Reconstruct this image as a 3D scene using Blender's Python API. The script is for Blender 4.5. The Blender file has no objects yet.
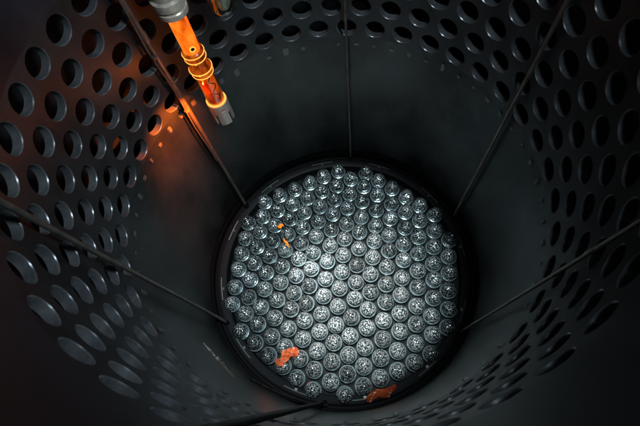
import bpy, bmesh, math, random
from mathutils import Vector, Matrix
random.seed(11)
S = 1.77            # metres per barrel radius
PI = math.pi
C = bpy.context.scene.collection
sc = bpy.context.scene

# ------------------------------------------------------------ camera
H0 = 3.3            # camera height above the vessel floor, in barrel radii
def P(x, y, z): return Vector((x*S, y*S, z*S))
cd = bpy.data.cameras.new('camera'); cam = bpy.data.objects.new('camera', cd); C.objects.link(cam)
right = Vector((0.99629, 0.0, -0.08602)); down = Vector((-0.03369, -0.92012, -0.39019)); fwd = Vector((-0.07915, 0.39164, -0.91671))
m = Matrix.Identity(4)
for r in range(3):
    m[r][0] = right[r]; m[r][1] = -down[r]; m[r][2] = -fwd[r]
m.translation = P(0.1108, -0.8942, H0)
cam.matrix_world = m
cd.sensor_width = 36; cd.lens = 23.99; cd.clip_start = 0.01; cd.clip_end = 200
sc.camera = cam
cd.dof.use_dof = True; cd.dof.focus_distance = 3.15*S; cd.dof.aperture_fstop = 2.8

# ------------------------------------------------------------ world, lights, exposure
w = bpy.data.worlds.new('World'); sc.world = w; w.use_nodes = True
bg = w.node_tree.nodes['Background']; bg.inputs[0].default_value = (0.45, 0.62, 0.8, 1); bg.inputs[1].default_value = 0.008
sc.view_settings.view_transform = 'Standard'; sc.view_settings.look = 'None'
sc.view_settings.exposure = 0.0; sc.view_settings.gamma = 1.0
def spot(name, loc, aim, power, col, size, angle, blend):
    l = bpy.data.lights.new(name, 'SPOT'); o = bpy.data.objects.new(name, l); C.objects.link(o)
    l.energy = power; l.color = col; l.shadow_soft_size = size*S; l.spot_size = math.radians(angle); l.spot_blend = blend
    o.location = P(*loc); o.rotation_euler = (P(*aim)-P(*loc)).to_track_quat('-Z', 'Y').to_euler()
    return o
spot('key_light', (0.78, -0.50, 3.9), (-0.60, 0.36, 1.25), 450, (0.78, 0.91, 1.0), 0.16, 78, 1.0)
spot('core_light', (0.15, -0.55, 3.7), (-0.05, -0.06, 0.2), 3300, (0.82, 0.96, 1.0), 0.04, 31, 0.45)
spot('wide_fill_spot', (-0.1, 0.10, 3.7), (0.02, -0.22, 0.2), 8500, (1.0, 0.94, 0.88), 0.03, 22, 1.0)  # added unseen spot, brightens the middle and lower heads
spot('glare_spot', (-0.1, 0.35, 3.6), (-0.21, -0.02, 0.2), 8000, (0.92, 0.97, 1.0), 0.02, 8, 1.0)  # added unseen narrow spot for the glare on the central heads

# ------------------------------------------------------------ materials
def mat(name, base, rough=0.4, metal=0.0, noise=None, bump=0.0, bscale=20, spec=0.5, rvar=0.0, col2=None, scale=4.0, stretch=(1, 1, 1), **kw):
    M = bpy.data.materials.new(name); M.use_nodes = True
    nt = M.node_tree; b = nt.nodes['Principled BSDF']
    b.inputs['Base Color'].default_value = (*base, 1); b.inputs['Roughness'].default_value = rough; b.inputs['Metallic'].default_value = metal
    b.inputs['Specular IOR Level'].default_value = spec
    tc = nt.nodes.new('ShaderNodeTexCoord'); mp = nt.nodes.new('ShaderNodeMapping'); mp.inputs['Scale'].default_value = stretch
    nt.links.new(tc.outputs['Object'], mp.inputs['Vector'])
    if col2 is not None:
        n = nt.nodes.new('ShaderNodeTexNoise'); n.inputs['Scale'].default_value = scale; n.inputs['Detail'].default_value = 8; n.inputs['Roughness'].default_value = 0.65
        nt.links.new(mp.outputs['Vector'], n.inputs['Vector'])
        r = nt.nodes.new('ShaderNodeValToRGB'); r.color_ramp.elements[0].position = 0.36; r.color_ramp.elements[1].position = 0.68
        r.color_ramp.elements[0].color = (*base, 1); r.color_ramp.elements[1].color = (*col2, 1)
        nt.links.new(n.outputs['Fac'], r.inputs['Fac']); nt.links.new(r.outputs['Color'], b.inputs['Base Color'])
        if rvar:
            mr = nt.nodes.new('ShaderNodeMapRange'); mr.inputs['To Min'].default_value = rough-rvar; mr.inputs['To Max'].default_value = rough+rvar
            mr.inputs['From Min'].default_value = 0.3; mr.inputs['From Max'].default_value = 0.7
            nt.links.new(n.outputs['Fac'], mr.inputs['Value']); nt.links.new(mr.outputs['Result'], b.inputs['Roughness'])
    if bump:
        n2 = nt.nodes.new('ShaderNodeTexNoise'); n2.inputs['Scale'].default_value = bscale; n2.inputs['Detail'].default_value = 5
        nt.links.new(mp.outputs['Vector'], n2.inputs['Vector'])
        bp = nt.nodes.new('ShaderNodeBump'); bp.inputs['Strength'].default_value = bump; bp.inputs['Distance'].default_value = 0.01
        nt.links.new(n2.outputs['Fac'], bp.inputs['Height']); nt.links.new(bp.outputs['Normal'], b.inputs['Normal'])
    for k, v in kw.items(): b.inputs[k.replace('_', ' ')].default_value = v
    return M
steel_wall = mat('barrel_steel', (0.032, 0.038, 0.042), 0.42, 0.6, bump=0.10, bscale=9, col2=(0.072, 0.083, 0.09), scale=2.6, rvar=0.07, stretch=(1, 1, 0.45))
steel_low = mat('lower_barrel_steel', (0.015, 0.020, 0.022), 0.34, 0.6, bump=0.06, bscale=5, col2=(0.075, 0.085, 0.085), scale=1.5, rvar=0.05, stretch=(1, 1, 0.6))
steel_up = mat('upper_barrel_steel', (0.025, 0.031, 0.042), 0.46, 0.6, bump=0.10, bscale=5, col2=(0.055, 0.066, 0.085), scale=1.3, rvar=0.1, stretch=(1, 1, 0.4))
dark_out = mat('outer_vessel_steel', (0.025, 0.028, 0.032), 0.6, 0.4)
black_steel = mat('blackened_steel', (0.0045, 0.005, 0.006), 0.5, 0.0, bump=0.2, bscale=30, spec=0.06)
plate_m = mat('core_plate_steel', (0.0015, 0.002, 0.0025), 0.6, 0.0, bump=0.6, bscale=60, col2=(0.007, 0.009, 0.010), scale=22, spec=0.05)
bore_m = mat('machined_bore_steel', (0.36, 0.39, 0.41), 0.32, 0.6, bump=0.15, bscale=30, col2=(0.16, 0.18, 0.20), scale=7)
streak_m = mat('reflection_streak_metal', (0.34, 0.32, 0.27), 0.35, 0.4, bump=0.5, bscale=60)  # pale metal for the modelled reflection streak on the lower wall
pad_m = mat('pad_steel', (0.15, 0.165, 0.16), 0.35, 0.3, bump=0.3, bscale=60)
rod_m = mat('rod_steel', (0.10, 0.094, 0.08), 0.42, 0.5, bump=0.2, bscale=40, col2=(0.19, 0.175, 0.15), scale=9)
bar_m = mat('bar_steel', (0.06, 0.066, 0.066), 0.45, 0.5)
lip_m = mat('polished_lip_steel', (0.015, 0.017, 0.018), 0.35, 0.2, bump=0.25, bscale=14)
hose_m = mat('black_rubber', (0.012, 0.012, 0.013), 0.35, 0, spec=0.6)

def speckle(name, base, light, rough, scale):
    """dimpled bright steel: cells of differing tone with strong relief"""
    M = bpy.data.materials.new(name); M.use_nodes = True
    nt = M.node_tree; b = nt.nodes['Principled BSDF']; b.inputs['Metallic'].default_value = 0.8; b.inputs['Roughness'].default_value = rough
    tc = nt.nodes.new('ShaderNodeTexCoord'); oi = nt.nodes.new('ShaderNodeObjectInfo')
    ad = nt.nodes.new('ShaderNodeVectorMath'); ad.operation = 'ADD'
    mu = nt.nodes.new('ShaderNodeVectorMath'); mu.operation = 'SCALE'; mu.inputs['Scale'].default_value = 37.0
    cx = nt.nodes.new('ShaderNodeCombineXYZ')
    for k in range(3): nt.links.new(oi.outputs['Random'], cx.inputs[k])
    nt.links.new(cx.outputs[0], mu.inputs[0]); nt.links.new(tc.outputs['Object'], ad.inputs[0]); nt.links.new(mu.outputs[0], ad.inputs[1])
    v = nt.nodes.new('ShaderNodeTexVoronoi'); v.inputs['Scale'].default_value = scale; nt.links.new(ad.outputs[0], v.inputs['Vector'])
    r = nt.nodes.new('ShaderNodeValToRGB'); r.color_ramp.elements[0].position = 0.18; r.color_ramp.elements[1].position = 0.62
    r.color_ramp.elements[0].color = (*light, 1); r.color_ramp.elements[1].color = (*base, 1)
    nt.links.new(v.outputs['Distance'], r.inputs['Fac'])
    # slight tone difference from head to head
    hs = nt.nodes.new('ShaderNodeHueSaturation'); hs.inputs['Saturation'].default_value = 1.3; mr = nt.nodes.new('ShaderNodeMapRange'); mr.inputs['To Min'].default_value = 0.35; mr.inputs['To Max'].default_value = 1.3
    nt.links.new(oi.outputs['Random'], mr.inputs['Value']); nt.links.new(mr.outputs[0], hs.inputs['Value'])
    nt.links.new(r.outputs['Color'], hs.inputs['Color']); nt.links.new(hs.outputs['Color'], b.inputs['Base Color'])
    bp = nt.nodes.new('ShaderNodeBump'); bp.inputs['Strength'].default_value = 0.9; bp.inputs['Distance'].default_value = 0.012; bp.invert = True
    nt.links.new(v.outputs['Distance'], bp.inputs['Height']); nt.links.new(bp.outputs['Normal'], b.inputs['Normal'])
    return M
head_m = speckle('dimpled_head_steel', (0.05, 0.065, 0.07), (0.92, 0.96, 0.96), 0.22, 46)
collar_m = mat('collar_steel', (0.28, 0.36, 0.38), 0.2, 0.85, bump=0.3, bscale=50)
neck_m = mat('dark_neck_steel', (0.02, 0.026, 0.028), 0.4, 0.6)
shroud_m = mat('shroud_steel', (0.12, 0.15, 0.155), 0.3, 0.6, bump=0.3, bscale=40)
chrome_m = mat('lamp_nickel', (0.92, 0.82, 0.66), 0.28, 0.2, bump=0.15, bscale=40, col2=(0.40, 0.37, 0.33), scale=14)
cap_m = mat('lamp_cap_steel', (0.70, 0.64, 0.56), 0.30, 0.25, bump=0.3, bscale=60)
def emit(name, col, st, dark=None):
    M = bpy.data.materials.new(name); M.use_nodes = True; nt = M.node_tree; b = nt.nodes['Principled BSDF']
    b.inputs['Base Color'].default_value = (*[c*0.3 for c in col], 1); b.inputs['Roughness'].default_value = 0.2
    b.inputs['Emission Color'].default_value = (*col, 1); b.inputs['Emission Strength'].default_value = st
    if dark:   # unevenly glowing tube: long streaks of hotter and cooler glow
        tc = nt.nodes.new('ShaderNodeTexCoord'); mp = nt.nodes.new('ShaderNodeMapping'); mp.inputs['Scale'].default_value = (1, 1, 0.5)
        n = nt.nodes.new('ShaderNodeTexNoise'); n.inputs['Scale'].default_value = 12; n.inputs['Detail'].default_value = 3
        r = nt.nodes.new('ShaderNodeValToRGB'); r.color_ramp.elements[0].position = 0.40; r.color_ramp.elements[1].position = 0.66
        r.color_ramp.elements[0].color = (*dark, 1); r.color_ramp.elements[1].color = (1.0, 0.24, 0.018, 1)
        e = r.color_ramp.elements.new(0.52); e.color = (*col, 1)
        nt.links.new(tc.outputs['Object'], mp.inputs['Vector']); nt.links.new(mp.outputs['Vector'], n.inputs['Vector'])
        nt.links.new(n.outputs['Fac'], r.inputs['Fac']); nt.links.new(r.outputs['Color'], b.inputs['Emission Color'])
    return M
glow_m = emit('glowing_amber_tube', (0.95, 0.15, 0.006), 1.15, (0.42, 0.035, 0.002))
band_m = emit('hot_copper_band', (0.70, 0.10, 0.006), 0.5, (0.05, 0.005, 0.001))
hot_m = emit('glowing_filament', (1.0, 0.38, 0.06), 1.9)
ember_m = emit('glowing_copper', (0.85, 0.12, 0.006), 0.8, (0.20, 0.015, 0.001))
def clear(name, tint, rough, fac):
    M = bpy.data.materials.new(name); M.use_nodes = True; nt = M.node_tree; nt.nodes.clear()
    o = nt.nodes.new('ShaderNodeOutputMaterial'); t = nt.nodes.new('ShaderNodeBsdfTransparent'); t.inputs[0].default_value = (*tint, 1)
    g = nt.nodes.new('ShaderNodeBsdfGlossy'); g.inputs['Roughness'].default_value = rough
    lw = nt.nodes.new('ShaderNodeLayerWeight'); lw.inputs['Blend'].default_value = fac
    mx = nt.nodes.new('ShaderNodeMixShader'); nt.links.new(lw.outputs['Facing'], mx.inputs[0]); nt.links.new(t.outputs[0], mx.inputs[1]); nt.links.new(g.outputs[0], mx.inputs[2])
    nt.links.new(mx.outputs[0], o.inputs[0]); return M
amber_glass = clear('amber_glass', (1.0, 0.88, 0.74), 0.08, 0.22)
green_glass = clear('greenish_glass', (0.82, 0.95, 0.88), 0.05, 0.35)
orange_reflection_m = mat('orange_reflection', (0.62, 0.13, 0.03), 0.35, 0.0, bump=0.5, bscale=60, col2=(0.20, 0.018, 0.01), scale=18)  # reflection tints for the thin sheets on heads and shelf
red_reflection_m = mat('red_and_orange_reflection', (0.26, 0.012, 0.01), 0.35, 0.0, bump=0.4, bscale=50, col2=(0.30, 0.08, 0.02), scale=9)
amber_m = mat('amber_reflection', (0.95, 0.30, 0.03), 0.2, 0.2, bump=0.4, bscale=60)

for q_, al in ((orange_reflection_m, 0.5), (red_reflection_m, 0.65), (amber_m, 0.75)): q_.node_tree.nodes['Principled BSDF'].inputs['Alpha'].default_value = al

# ------------------------------------------------------------ helpers (all dimensions in barrel radii)
def link(name, bm, material, parent=None, smooth=True, sharp=35):
    bmesh.ops.recalc_face_normals(bm, faces=bm.faces) if smooth != 'keep' else None
    for v in bm.verts: v.co *= S
    for f in bm.faces: f.smooth = bool(smooth)
    if smooth:
        for e in bm.edges:
            if len(e.link_faces) == 2 and e.calc_face_angle(0) > math.radians(sharp): e.smooth = False
    me = bpy.data.meshes.new(name); bm.to_mesh(me); bm.free()
    me.materials.append(material)
    o = bpy.data.objects.new(name, me); C.objects.link(o)
    if parent: o.parent = parent
    return o
def tag(o, label=None, cat=None, group=None, kind=None):
    if label: o['label'] = label
    if cat: o['category'] = cat
    if group: o['group'] = group
    if kind: o['kind'] = kind
    return o
def empty(name, loc, label=None, cat=None, group=None):
    o = bpy.data.objects.new(name, None); C.objects.link(o); o.location = P(*loc); o.empty_display_size = 0.1
    return tag(o, label, cat, group)
def lathe(bm, prof, n=24, c=(0, 0, 0), a0=0, wob=None):
    """prof: list of (r, z); r = 0 ends close to a point"""
    rows = []
    for k, (r, z) in enumerate(prof):
        if r <= 1e-9: rows.append([bm.verts.new((c[0], c[1], c[2]+z))])
        else:
            row = []
            for i in range(n):
                a = a0+2*PI*i/n; rr = r*(1+(wob(k, i) if wob else 0))
                row.append(bm.verts.new((c[0]+rr*math.cos(a), c[1]+rr*math.sin(a), c[2]+z)))
            rows.append(row)
    for A, B in zip(rows, rows[1:]):
        for i in range(n):
            j = (i+1) % n
            if len(A) == 1 and len(B) == 1: continue
            if len(A) == 1: bm.faces.new((A[0], B[j], B[i]))
            elif len(B) == 1: bm.faces.new((A[i], A[j], B[0]))
            else: bm.faces.new((A[i], A[j], B[j], B[i]))
    return rows
def tube(bm, pts, r, n=10, closed=False):
    pts = [Vector(p) for p in pts]; rows = []; N = len(pts); up = None
    for k, p in enumerate(pts):
        t = (pts[(k+1) % N] - pts[k-1]) if closed else (pts[min(k+1, N-1)]-pts[max(k-1, 0)])
        t.normalize()
        if up is None: up = t.orthogonal().normalized()
        up = (up - t*up.dot(t)).normalized(); s = t.cross(up)
        rr = r[k] if isinstance(r, (list, tuple)) else r
        rows.append([bm.verts.new(p+up*rr*math.cos(2*PI*i/n)+s*rr*math.sin(2*PI*i/n)) for i in range(n)])
    seq = list(zip(rows, rows[1:])) + ([(rows[-1], rows[0])] if closed else [])
    for A, B in seq:
        for i in range(n): bm.faces.new((A[i], A[(i+1) % n], B[(i+1) % n], B[i]))
    if not closed: bm.faces.new(rows[0]); bm.faces.new(rows[-1][::-1])
def box(bm, M, sx, sy, sz, bev=0):
    r = bmesh.ops.create_cube(bm, size=1, matrix=M @ Matrix.Diagonal((sx, sy, sz, 1)))
    if bev:
        es = list({e for v in r['verts'] for e in v.link_edges})
        bmesh.ops.bevel(bm, geom=es, offset=bev, segments=2, affect='EDGES')
def cyl(a, r, z): return (r*math.cos(a), r*math.sin(a), z)

# ------------------------------------------------------------ setting: floor and the dark vessel round the barrel
bm = bmesh.new(); lathe(bm, [(0, 0), (1.30, 0), (1.30, -0.05), (0, -0.05)], 96)
tag(link('floor', bm, black_steel), kind='structure')
bm = bmesh.new(); lathe(bm, [(1.26, 0.002), (1.26, 4.1), (1.32, 4.1), (1.32, 0.002)], 96)
o = link('outer_vessel', bm, dark_out)
tag(o, 'dark outer vessel wall seen through the round holes of the barrel', 'vessel')

# ------------------------------------------------------------ perforated core barrel
TH = 0.037; NH = 40; DPHI = 2*PI/NH; DZ = 0.1413; Z1 = H0-1.7954; PH0 = 3.8211
RH = 0.0545
barrel = empty('core_barrel', (0, 0, 0), 'dark steel barrel with staggered rows of round holes around the assembly heads', 'barrel')
def perforated():
    bm = bmesh.new(); NS = 8; NV = 5; NSEG = 2*(NS+NV)
    for k in range(6):
        zc = Z1+k*DZ
        for i in range(NH):
            ac = PH0-(i+0.5*(k % 2))*DPHI
            out = []
            for q in range(NS): out.append((-0.5+q/NS, -0.5))
            for q in range(NV): out.append((0.5, -0.5+q/NV))
            for q in range(NS): out.append((0.5-q/NS, 0.5))
            for q in range(NV): out.append((-0.5, 0.5-q/NV))
            rings = []
            def hole(r, rad):
                res = []
                for u, v in out:
                    t = math.atan2(v*DZ, u*DPHI)
                    res.append(bm.verts.new(cyl(ac+r*math.cos(t), rad, zc+r*math.sin(t))))
                return res
            def mid(rad):
                res = []
                for u, v in out:
                    t = math.atan2(v*DZ, u*DPHI)
                    res.append(bm.verts.new(cyl(ac+(RH+0.007)*math.cos(t), rad, zc+(RH+0.007)*math.sin(t))))
                return res
            rings.append([bm.verts.new(cyl(ac+u*DPHI, 1.0, zc+v*DZ)) for u, v in out])
            rings.append(mid(1.0)); rings.append(hole(RH+0.0025, 1.0)); rings.append(hole(RH, 1.004))
            rings.append(hole(RH, 1.0+TH*0.5)); rings.append(hole(RH, 1.0+TH)); 
            rings.append([bm.verts.new(cyl(ac+u*DPHI, 1.0+TH, zc+v*DZ)) for u, v in out])
            for A, B in zip(rings, rings[1:]):
                for q in range(NSEG):
                    r = (q+1) % NSEG; f = bm.faces.new((A[q], A[r], B[r], B[q])); f.material_index = 1 if 2 <= rings.index(A) <= 4 else 0
    bmesh.ops.remove_doubles(bm, verts=bm.verts, dist=0.0006)
    return bm
o = link('perforated_shell', perforated(), steel_wall, barrel, sharp=28); o.data.materials.append(bore_m)
ZL = Z1-DZ/2; ZU = Z1+5.5*DZ; ZB = H0-3.1
bm = bmesh.new()   # plain lower shell, stepped a hair inwards, with a rounded lower lip
lathe(bm, [(1.0+TH, ZL), (1.0, ZL), (0.9995, ZL-0.01), (0.9995, ZB+0.01), (1.0, ZB), (1.0+TH, ZB)], 160)
link('lower_shell', bm, steel_low, barrel, sharp=60)
bm = bmesh.new(); lathe(bm, [(1.0+TH, ZU), (1.0, ZU), (0.9995, ZU+0.01), (0.9995, 4.1), (1.0+TH, 4.1)], 160)
link('upper_shell', bm, steel_up, barrel, sharp=60)
for i in range(60):
    if random.random() < 0.15: continue   # small pads in a belt below the lowest row of holes
    bm = bmesh.new(); a = 2*PI*i/60+PH0
    rr = random.random(); ww = 0.014+0.016*rr; hh = 0.018+0.04*random.random()**2
    z = H0-1.915+random.uniform(-0.006, 0.006)
    M = Matrix.Translation(cyl(a, 0.9965, z)) @ Matrix.Rotation(a, 4, 'Z')
    box(bm, M, 0.010, ww*1.2, hh, 0.0045)
    link('pad', bm, pad_m, barrel, sharp=60)

bm = bmesh.new(); rnd_ = random.Random(4); wp = []; W0 = (-0.785, -0.62, -2.50); W1_ = (-0.587, -0.81, -2.49)  # uneven raised streak modelling the heads' reflection in the lower wall
for k in range(40):
    u = k/39; a = math.atan2(W0[1], W0[0])*(1-u)+math.atan2(W1_[1], W1_[0])*u
    wp.append(cyl(a, 0.9985, H0+W0[2]*(1-u)+W1_[2]*u-0.05*math.sin(u*PI)))
tube(bm, wp, [0.005+0.013*rnd_.random()*math.sin(PI*k/39) for k in range(40)], 8)
link('reflection_streak', bm, streak_m, barrel)
# bottom ledge of the barrel, dark shelf and its short raised bars
bm = bmesh.new(); lathe(bm, [(0.90, 0.003), (0.90, ZB-0.10), (0.915, ZB-0.09), (0.985, ZB-0.085), (0.985, ZB-0.03), (1.0+TH, ZB-0.03), (1.0+TH, 0.003)], 120)
shelf = link('core_support_ring', bm, black_steel, sharp=30)
tag(shelf, 'blackened ring shelf between the bundle of heads and the barrel wall', 'ring')
bm = bmesh.new(); tube(bm, [cyl(2*PI*i/160, 0.962, ZB-0.075) for i in range(160)], 0.008, 8, True)
link('lip', bm, black_steel, shelf)
for k in range(12):
    a0 = math.radians(84+30*k+15); 
    bm = bmesh.new(); wd = 0.095
    pts = [cyl(a0-wd+2*wd*q/10, 0.935, ZB-0.075) for q in range(11)]
    tube(bm, pts, 0.006, 6)
    for s in (0.0,): box(bm, Matrix.Translation(cyl(a0+s*wd, 0.925, ZB-0.083)) @ Matrix.Rotation(a0, 4, 'Z'), 0.02, 0.02, 0.014)
    link('raised_bar', bm, bar_m, shelf)

# ------------------------------------------------------------ core plate under the heads
OX, OY = -0.0006, -0.0243; SP = 0.1330; A1 = math.radians(23.0)
B1 = (SP*math.cos(A1), SP*math.sin(A1)); B2 = (SP*math.cos(A1+PI/3), SP*math.sin(A1+PI/3))
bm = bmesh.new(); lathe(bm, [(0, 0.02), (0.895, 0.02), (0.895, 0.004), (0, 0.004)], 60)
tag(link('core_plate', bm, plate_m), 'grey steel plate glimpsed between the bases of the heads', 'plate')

# ------------------------------------------------------------ 163 assembly heads
HT = 0.20           # height of the crown, close to the barrel's lower edge
def head_cap(seed):
    rnd = random.Random(seed); bm = bmesh.new()
    prof = [(0.0420, 0.122), (0.0490, 0.129), (0.0510, 0.142), (0.0490, 0.156), (0.0435, 0.170), (0.0345, 0.183), (0.024, 0.193), (0.015, 0.200), (0.009, 0.204)]
    wv = {}
    def wob(k, i): return (rnd.uniform(-0.075, 0.075) if 0 < k < 8 else 0)
    rows = lathe(bm, prof, 18, wob=wob)
    bm.faces.new(rows[0][::-1]); bm.faces.new(rows[-1])
    return bm
def make_head():
    t = empty('assembly_head', (0, 0, 0))
    bm = bmesh.new(); lathe(bm, [(0.055, 0.024), (0.055, 0.070), (0.052, 0.074), (0.052, 0.082)], 24)
    link('shroud', bm, shroud_m, t)
    bm = bmesh.new(); lathe(bm, [(0.052, 0.080), (0.0605, 0.083), (0.0625, 0.090), (0.0610, 0.097), (0.055, 0.100), (0.050, 0.098), (0.045, 0.090)], 26)
    link('collar', bm, collar_m, t)
    bm = bmesh.new(); lathe(bm, [(0.046, 0.088), (0.041, 0.090), (0.036, 0.112), (0.037, 0.118), (0.041, 0.125), (0, 0.126)], 22)
    link('neck', bm, neck_m, t)
    bm = bmesh.new()
    pts = [(0.0425*math.cos(k*0.5), 0.0425*math.sin(k*0.5), 0.094+0.032*k/50) for k in range(51)]
    tube(bm, pts, 0.0030, 6); link('spring', bm, collar_m, t)
    link('cap', head_cap(1), head_m, t, smooth=False)
    bm = bmesh.new(); lathe(bm, [(0.0105, 0.198), (0.0105, 0.207), (0.005, 0.218), (0, 0.220)], 10)
    link('tip', bm, collar_m, t)
    return t
proto = make_head()
caps = [bpy.data.meshes.new('x')]; caps = []
for q in range(7):
    o = link('cap', head_cap(50+q), head_m, None, smooth=False); caps.append(o.data); bpy.data.objects.remove(o)
cells = [(i, j) for i in range(-7, 8) for j in range(-7, 8) if abs(i+j) <= 7 and (i, j) not in ((7, -7), (-7, 7), (7, 0), (-7, 0), (0, 7), (0, -7))]
ORD = ['first', 'second', 'third', 'fourth', 'fifth', 'sixth', 'seventh', 'eighth', 'ninth', 'tenth', 'eleventh', 'twelfth', 'thirteenth', 'fourteenth', 'fifteenth']
cols = {}
for i, j in cells: cols.setdefault(i, []).append(j)
first = True
for i in sorted(cols):
    js = sorted(cols[i], reverse=True)
    for n, j in enumerate(js):
        if first: h = proto; first = False
        else:
            h = proto.copy(); C.objects.link(h)
            for ch in proto.children:
                c = ch.copy(); C.objects.link(c); c.parent = h
        for ch in h.children:
            if ch.name.startswith('cap'): ch.data = random.choice(caps)
        x = OX+i*B1[0]+j*B2[0]; y = OY+i*B1[1]+j*B2[1]
        h.location = P(x+random.uniform(-.0015, .0015), y+random.uniform(-.0015, .0015), random.uniform(-0.004, 0.004))
        h.rotation_euler = (random.uniform(-.05, .05), random.uniform(-.05, .05), random.uniform(0, 6.28))
        col = ORD[i+7]+' upright column from left'
        if n == 0: lab = 'dimpled silvery head at the top end of the '+col
        elif n == len(js)-1: lab = 'dimpled silvery head at the bottom end of the '+col
        else: lab = 'dimpled silvery head, '+ORD[n]+' from the top in the '+col
        tag(h, lab, 'assembly head', 'silvery assembly heads packed on the vessel floor')

# ------------------------------------------------------------ hanging guide rods
rods = [(144.8, 0.955, 0.0130, 'brownish guide rod hanging just left of the glowing orange lamp', [2.35, 1.95, 1.55]),
        (84.0, 0.955, 0.0085, 'thin guide rod hanging straight down the far wall, above the topmost heads', [2.6, 1.62]),
        (23.5, 0.965, 0.0105, 'pale guide rod slanting down from the upper right edge of the picture', [2.2, 1.5]),
        (-31.0, 0.960, 0.0075, 'faint guide rod crossing the darkest wall to the right of the heads', [2.0]),
        (-155.0, 0.950, 0.0105, 'brown guide rod slanting across the lower left holes', [2.45, 1.7]),
        (-98.0, 0.955, 0.0101, 'thick black guide rod close below the lowest heads', [])]
for a, r, t, lab, joints in rods:
    a = math.radians(a); x, y = r*math.cos(a), r*math.sin(a)
    e = empty('guide_rod', (x, y, 0.13), lab, 'rod', 'guide rods hanging around the barrel')
    bm = bmesh.new(); z = 0.0; pts = []
    while z < 3.8: pts.append((0.002*math.sin(z*1.7), 0.002*math.cos(z*1.3), z)); z += 0.12
    tube(bm, pts, t, 12); link('shaft', bm, black_steel if t == 0.0101 else rod_m, e)
    for jz in joints:
        bm = bmesh.new(); lathe(bm, [(0, -0.03), (t*1.1, -0.03), (t*1.25, -0.024), (t*1.25, 0.024), (t*1.1, 0.03), (0, 0.03)], 14, (0, 0, jz-0.13))
        link('coupling', bm, rod_m, e)
    bm = bmesh.new(); lathe(bm, [(0, -0.02), (t*1.7, -0.02), (t*1.7, 0.03), (t*1.1, 0.045), (0, 0.045)], 14)
    link('foot', bm, black_steel, e)
# second, thinner rod beside the first one
a = math.radians(146.0); e = empty('sensor_wire', (0.945*math.cos(a), 0.945*math.sin(a), 0.9), 'thin dark wire strapped close beside the brownish rod', 'wire')
bm = bmesh.new(); tube(bm, [(0.004*math.sin(k*1.1), 0.004*math.cos(k), 0.1*k) for k in range(30)], 0.0045, 8); link('wire_strand', bm, rod_m, e)
for zz in (0.55, 0.95, 1.3):
    bm = bmesh.new(); box(bm, Matrix.Translation((0.006, 0.0, zz)) @ Matrix.Rotation(a, 4, 'Z'), 0.024, 0.026, 0.012, 0.003)
    link('strap', bm, rod_m, e)

# ------------------------------------------------------------ glowing lamp on the upper left
LX, LY = -0.592, 0.538; zt = H0-1.19
def lz(py):  # heights along the lamp
    return zt-(py-8)/100*0.66
lamp = empty('inspection_lamp', (LX, LY, lz(112)), 'glowing orange tube lamp with silver head and slotted cap, hanging at upper left', 'lamp')
def rel(py): return lz(py)-lz(112)
bm = bmesh.new(); h = rel(10)
lathe(bm, [(0, h+0.5), (0.058, h+0.5), (0.058, h+0.07), (0.068, h+0.062), (0.068, h+0.03), (0.062, h+0.026), (0.062, h+0.016), (0.066, h+0.012), (0.064, h-0.012), (0.050, h-0.020), (0, h-0.020)], 36)
link('silver_head', bm, chrome_m, lamp)
bm = bmesh.new(); lathe(bm, [(0, h-0.02), (0.040, h-0.02), (0.040, rel(43.5)), (0, rel(43.5))], 40)
link('upper_tube', bm, glow_m, lamp)
bm = bmesh.new(); lathe(bm, [(0, rel(43)), (0.041, rel(43)), (0.049, rel(44)), (0.051, rel(45.5)), (0.049, rel(47)), (0.045, rel(48)), (0.050, rel(49)), (0.050, rel(51)), (0.041, rel(53)), (0.041, rel(57)), (0.053, rel(59)), (0.055, rel(60.5)), (0.053, rel(62)), (0.046, rel(63)), (0.052, rel(64.5)), (0.050, rel(66)), (0, rel(66))], 40)
link('flanged_collar', bm, band_m, lamp)
pa = math.radians(-60); q = Matrix.Translation((0.040*math.cos(pa), 0.040*math.sin(pa), rel(38))) @ Matrix.Rotation(pa, 4, 'Z') @ Matrix.Rotation(PI/2, 4, 'Y')
bm = bmesh.new(); lathe(bm, [(0, 0.004), (0.011, 0.004), (0.011, -0.01)], 16); bm.transform(q); link('port', bm, neck_m, lamp)
bm = bmesh.new(); tube(bm, [(0.012*math.cos(2*PI*i/20), 0.012*math.sin(2*PI*i/20), 0.004) for i in range(20)], 0.0025, 6, True); bm.transform(q); link('port_ring', bm, hot_m, lamp)
bm = bmesh.new(); lathe(bm, [(0, rel(66)), (0.040, rel(66)), (0.040, rel(97)), (0, rel(97))], 32)
link('lower_tube', bm, ember_m, lamp)
for py, R, t in ((45.5, 0.0515, 0.0022), (50, 0.0505, 0.0022), (60.5, 0.0555, 0.0026), (65, 0.052, 0.0022)):
    bm = bmesh.new(); tube(bm, [(R*math.cos(2*PI*i/40), R*math.sin(2*PI*i/40), rel(py)) for i in range(40)], t, 8, True)
    link('glowing_ring', bm, hot_m, lamp)
bm = bmesh.new()
pts = []
for k in range(60):
    a = k*0.26; pts.append((0.0405*math.cos(0.7+0.35*math.sin(a*.9)), -0.0405*math.sin(0.7+0.35*math.sin(a*.9)), rel(68)+(rel(95)-rel(68))*k/59))
tube(bm, pts, 0.0030, 6); link('filament', bm, neck_m, lamp)
bm = bmesh.new(); lathe(bm, [(0.047, rel(66)), (0.047, rel(96)), (0.045, rel(96)), (0.045, rel(66))], 32); link('glass_sleeve', bm, amber_glass, lamp)
for py in (96.5,):
    bm = bmesh.new(); tube(bm, [(0.050*math.cos(2*PI*i/32), 0.050*math.sin(2*PI*i/32), rel(py)) for i in range(32)], 0.004, 8, True)
    link('rim_ring', bm, hot_m, lamp)
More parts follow.
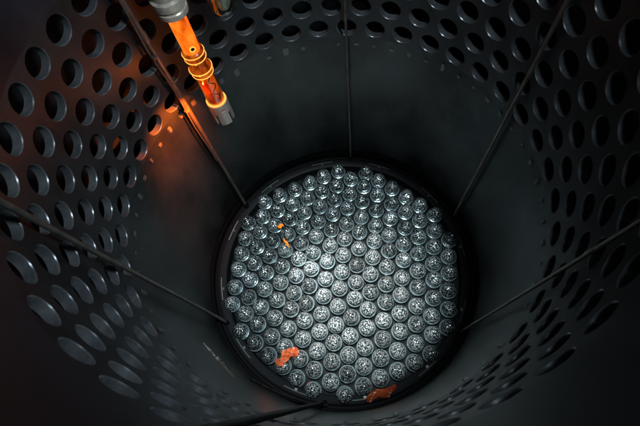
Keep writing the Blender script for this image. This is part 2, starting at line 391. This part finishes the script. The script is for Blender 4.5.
def slotted_cap():
    bm = bmesh.new(); n = 32; z0 = rel(97.5); z1 = rel(121); R = 0.056; t = 0.009
    zs = [z0, z0-0.012, z0-0.032, z0-0.05, z0-0.072, z1]
    def solid(k, i):   # openings: round-ish ports high up, slots at the lower edge
        if k == 2 and i % 8 in (2, 3): return False
        if k == 4 and i % 8 in (5, 6): return False
        return True
    V = {}
    for s, rad in ((0, R), (1, R-t)):
        for k, z in enumerate(zs):
            for i in range(n): V[s, k, i] = bm.verts.new((rad*math.cos(2*PI*i/n), rad*math.sin(2*PI*i/n), z))
    for k in range(5):
        for i in range(n):
            j = (i+1) % n
            if not solid(k, i): continue
            bm.faces.new((V[0, k, i], V[0, k, j], V[0, k+1, j], V[0, k+1, i])); bm.faces.new((V[1, k, j], V[1, k, i], V[1, k+1, i], V[1, k+1, j]))
            if not solid(k, i-1 if i else n-1): bm.faces.new((V[0, k, i], V[0, k+1, i], V[1, k+1, i], V[1, k, i]))
            if not solid(k, j): bm.faces.new((V[0, k+1, j], V[0, k, j], V[1, k, j], V[1, k+1, j]))
            if k == 4 or not solid(k+1, i): bm.faces.new((V[0, k+1, i], V[0, k+1, j], V[1, k+1, j], V[1, k+1, i]))
            if k == 0 or not solid(k-1, i): bm.faces.new((V[0, k, j], V[0, k, i], V[1, k, i], V[1, k, j]))
    return bm
link('slotted_cap', slotted_cap(), cap_m, lamp)
pl = bpy.data.lights.new('lamp_glow', 'POINT'); pl.energy = 2.4; pl.color = (1.0, 0.16, 0.008); pl.shadow_soft_size = 0.004*S
po = bpy.data.objects.new('lamp_glow', pl); C.objects.link(po); po.location = (0.07*S*-0.5, -0.085*S, rel(78)*S); po.parent = lamp
sl = spot('lamp_beam', (LX-0.04, LY-0.08, lz(90)), (-0.86, 0.46, H0-1.95), 230, (1.0, 0.14, 0.006), 0.004, 92, 1.0)

# ------------------------------------------------------------ unlit glass lamp beside it, cut by the top edge
gx, gy, gz = -0.427, 0.677, H0-1.29
g = empty('glass_lamp', (gx, gy, gz-0.02), 'unlit glass bulb with pale metal socket at the top edge beside the lit lamp', 'lamp')
bm = bmesh.new(); prof = [(0, -0.055)]+[(0.062*math.cos(t), -0.0+0.055*math.sin(t)) for t in [-PI/2+PI/2*k/8 for k in range(1, 9)]]+[(0.062, 0.08), (0.058, 0.08)]
lathe(bm, prof, 32); link('glass_bulb', bm, green_glass, g)
bm = bmesh.new(); lathe(bm, [(0, -0.03), (0.02, -0.025), (0.034, 0.0), (0.036, 0.07), (0, 0.07)], 24); link('inner_reflector', bm, chrome_m, g)
bm = bmesh.new(); lathe(bm, [(0, 0.08), (0.066, 0.08), (0.066, 0.14), (0.05, 0.16), (0.05, 0.5), (0, 0.5)], 32); link('socket', bm, chrome_m, g)

# ------------------------------------------------------------ orange reflections on the heads and the shelf, modelled as thin sheets
def reflection_sheet(pts, width, z, seed, amp=0.012):  # thin rippled sheet standing in for a coloured reflection
    rnd = random.Random(seed); bm = bmesh.new(); n = 14; mm = 5
    (x0, y0), (x1, y1) = pts; d = Vector((x1-x0, y1-y0)); L = d.length; d.normalize(); nn = Vector((-d.y, d.x))
    top = []; 
    for s in (0, 1):
        rows = []
        for k in range(n+1):
            u = k/n; row = []
            rnd2 = random.Random(seed*100+k)
            wd = width*(0.45+0.55*math.sin(PI*u)**0.5)*rnd2.uniform(0.75, 1.2)
            for q in range(mm+1):
                v = (q/mm-0.5)*wd; p = Vector((x0, y0))+d*(L*u)+nn*(v+0.15*width*math.sin(u*9+seed))
                row.append(bm.verts.new((p.x, p.y, z+amp*math.sin(u*17+q*1.9+seed)+amp*0.6*rnd2.random()-s*0.003)))
            rows.append(row)
        top.append(rows)
    for k in range(n):
        for q in range(mm):
            for s in (0, 1):
                R = top[s]; f = (R[k][q], R[k+1][q], R[k+1][q+1], R[k][q+1]); bm.faces.new(f if s == 0 else f[::-1])
    A, B = top
    for k in range(n):
        bm.faces.new((A[k][0], B[k][0], B[k+1][0], A[k+1][0])); bm.faces.new((A[k+1][mm], B[k+1][mm], B[k][mm], A[k][mm]))
    for q in range(mm):
        bm.faces.new((A[0][q+1], B[0][q+1], B[0][q], A[0][q])); bm.faces.new((A[n][q], B[n][q], B[n][q+1], A[n][q+1]))
    return bm
tag(link('orange_reflection', reflection_sheet(((-0.46, -0.70), (-0.315, -0.595)), 0.075, 0.214, 3), orange_reflection_m), 'modelled orange reflection, a thin strip across heads at the lower left', 'reflection_sheet', 'coloured reflections modelled as thin sheets')
tag(link('red_reflection', reflection_sheet(((0.15, -0.925), (0.36, -0.85)), 0.06, 0.165, 5), red_reflection_m), 'modelled red and orange reflection, a thin strip between lowest heads and the shelf', 'reflection_sheet', 'coloured reflections modelled as thin sheets')
tag(link('amber_reflection', reflection_sheet(((-0.49, 0.315), (-0.445, 0.335)), 0.035, 0.214, 8, 0.006), amber_m), 'small modelled amber reflection on the heads below the glowing lamp', 'reflection_sheet', 'coloured reflections modelled as thin sheets')
tag(link('amber_reflection', reflection_sheet(((-0.44, 0.22), (-0.395, 0.15)), 0.018, 0.213, 9, 0.006), amber_m), 'thin modelled amber reflection on the heads, just inward of the other one', 'reflection_sheet', 'coloured reflections modelled as thin sheets')

# ------------------------------------------------------------ hoses along the near wall
def hose(pts, r, lab, mt):
    bm = bmesh.new(); P_ = [Vector(p) for p in pts]; out = []
    for k in range(len(P_)-1):
        p0 = P_[max(k-1, 0)]; p1 = P_[k]; p2 = P_[k+1]; p3 = P_[min(k+2, len(P_)-1)]
        for q in range(8):
            t = q/8; out.append(0.5*((2*p1)+(p2-p0)*t+(2*p0-5*p1+4*p2-p3)*t*t+(3*p1-p0-3*p2+p3)*t**3))
    out.append(P_[-1]); tube(bm, out, r, 10)
    return tag(link('hose', bm, mt), lab, 'hose')
hose([cyl(math.radians(-124), 0.978, 0.58), cyl(math.radians(-114), 0.972, 0.44), cyl(math.radians(-104), 0.968, 0.34), cyl(math.radians(-96), 0.965, 0.26)], 0.006, 'thin black hose hanging on the near wall below the lowest heads', hose_m)
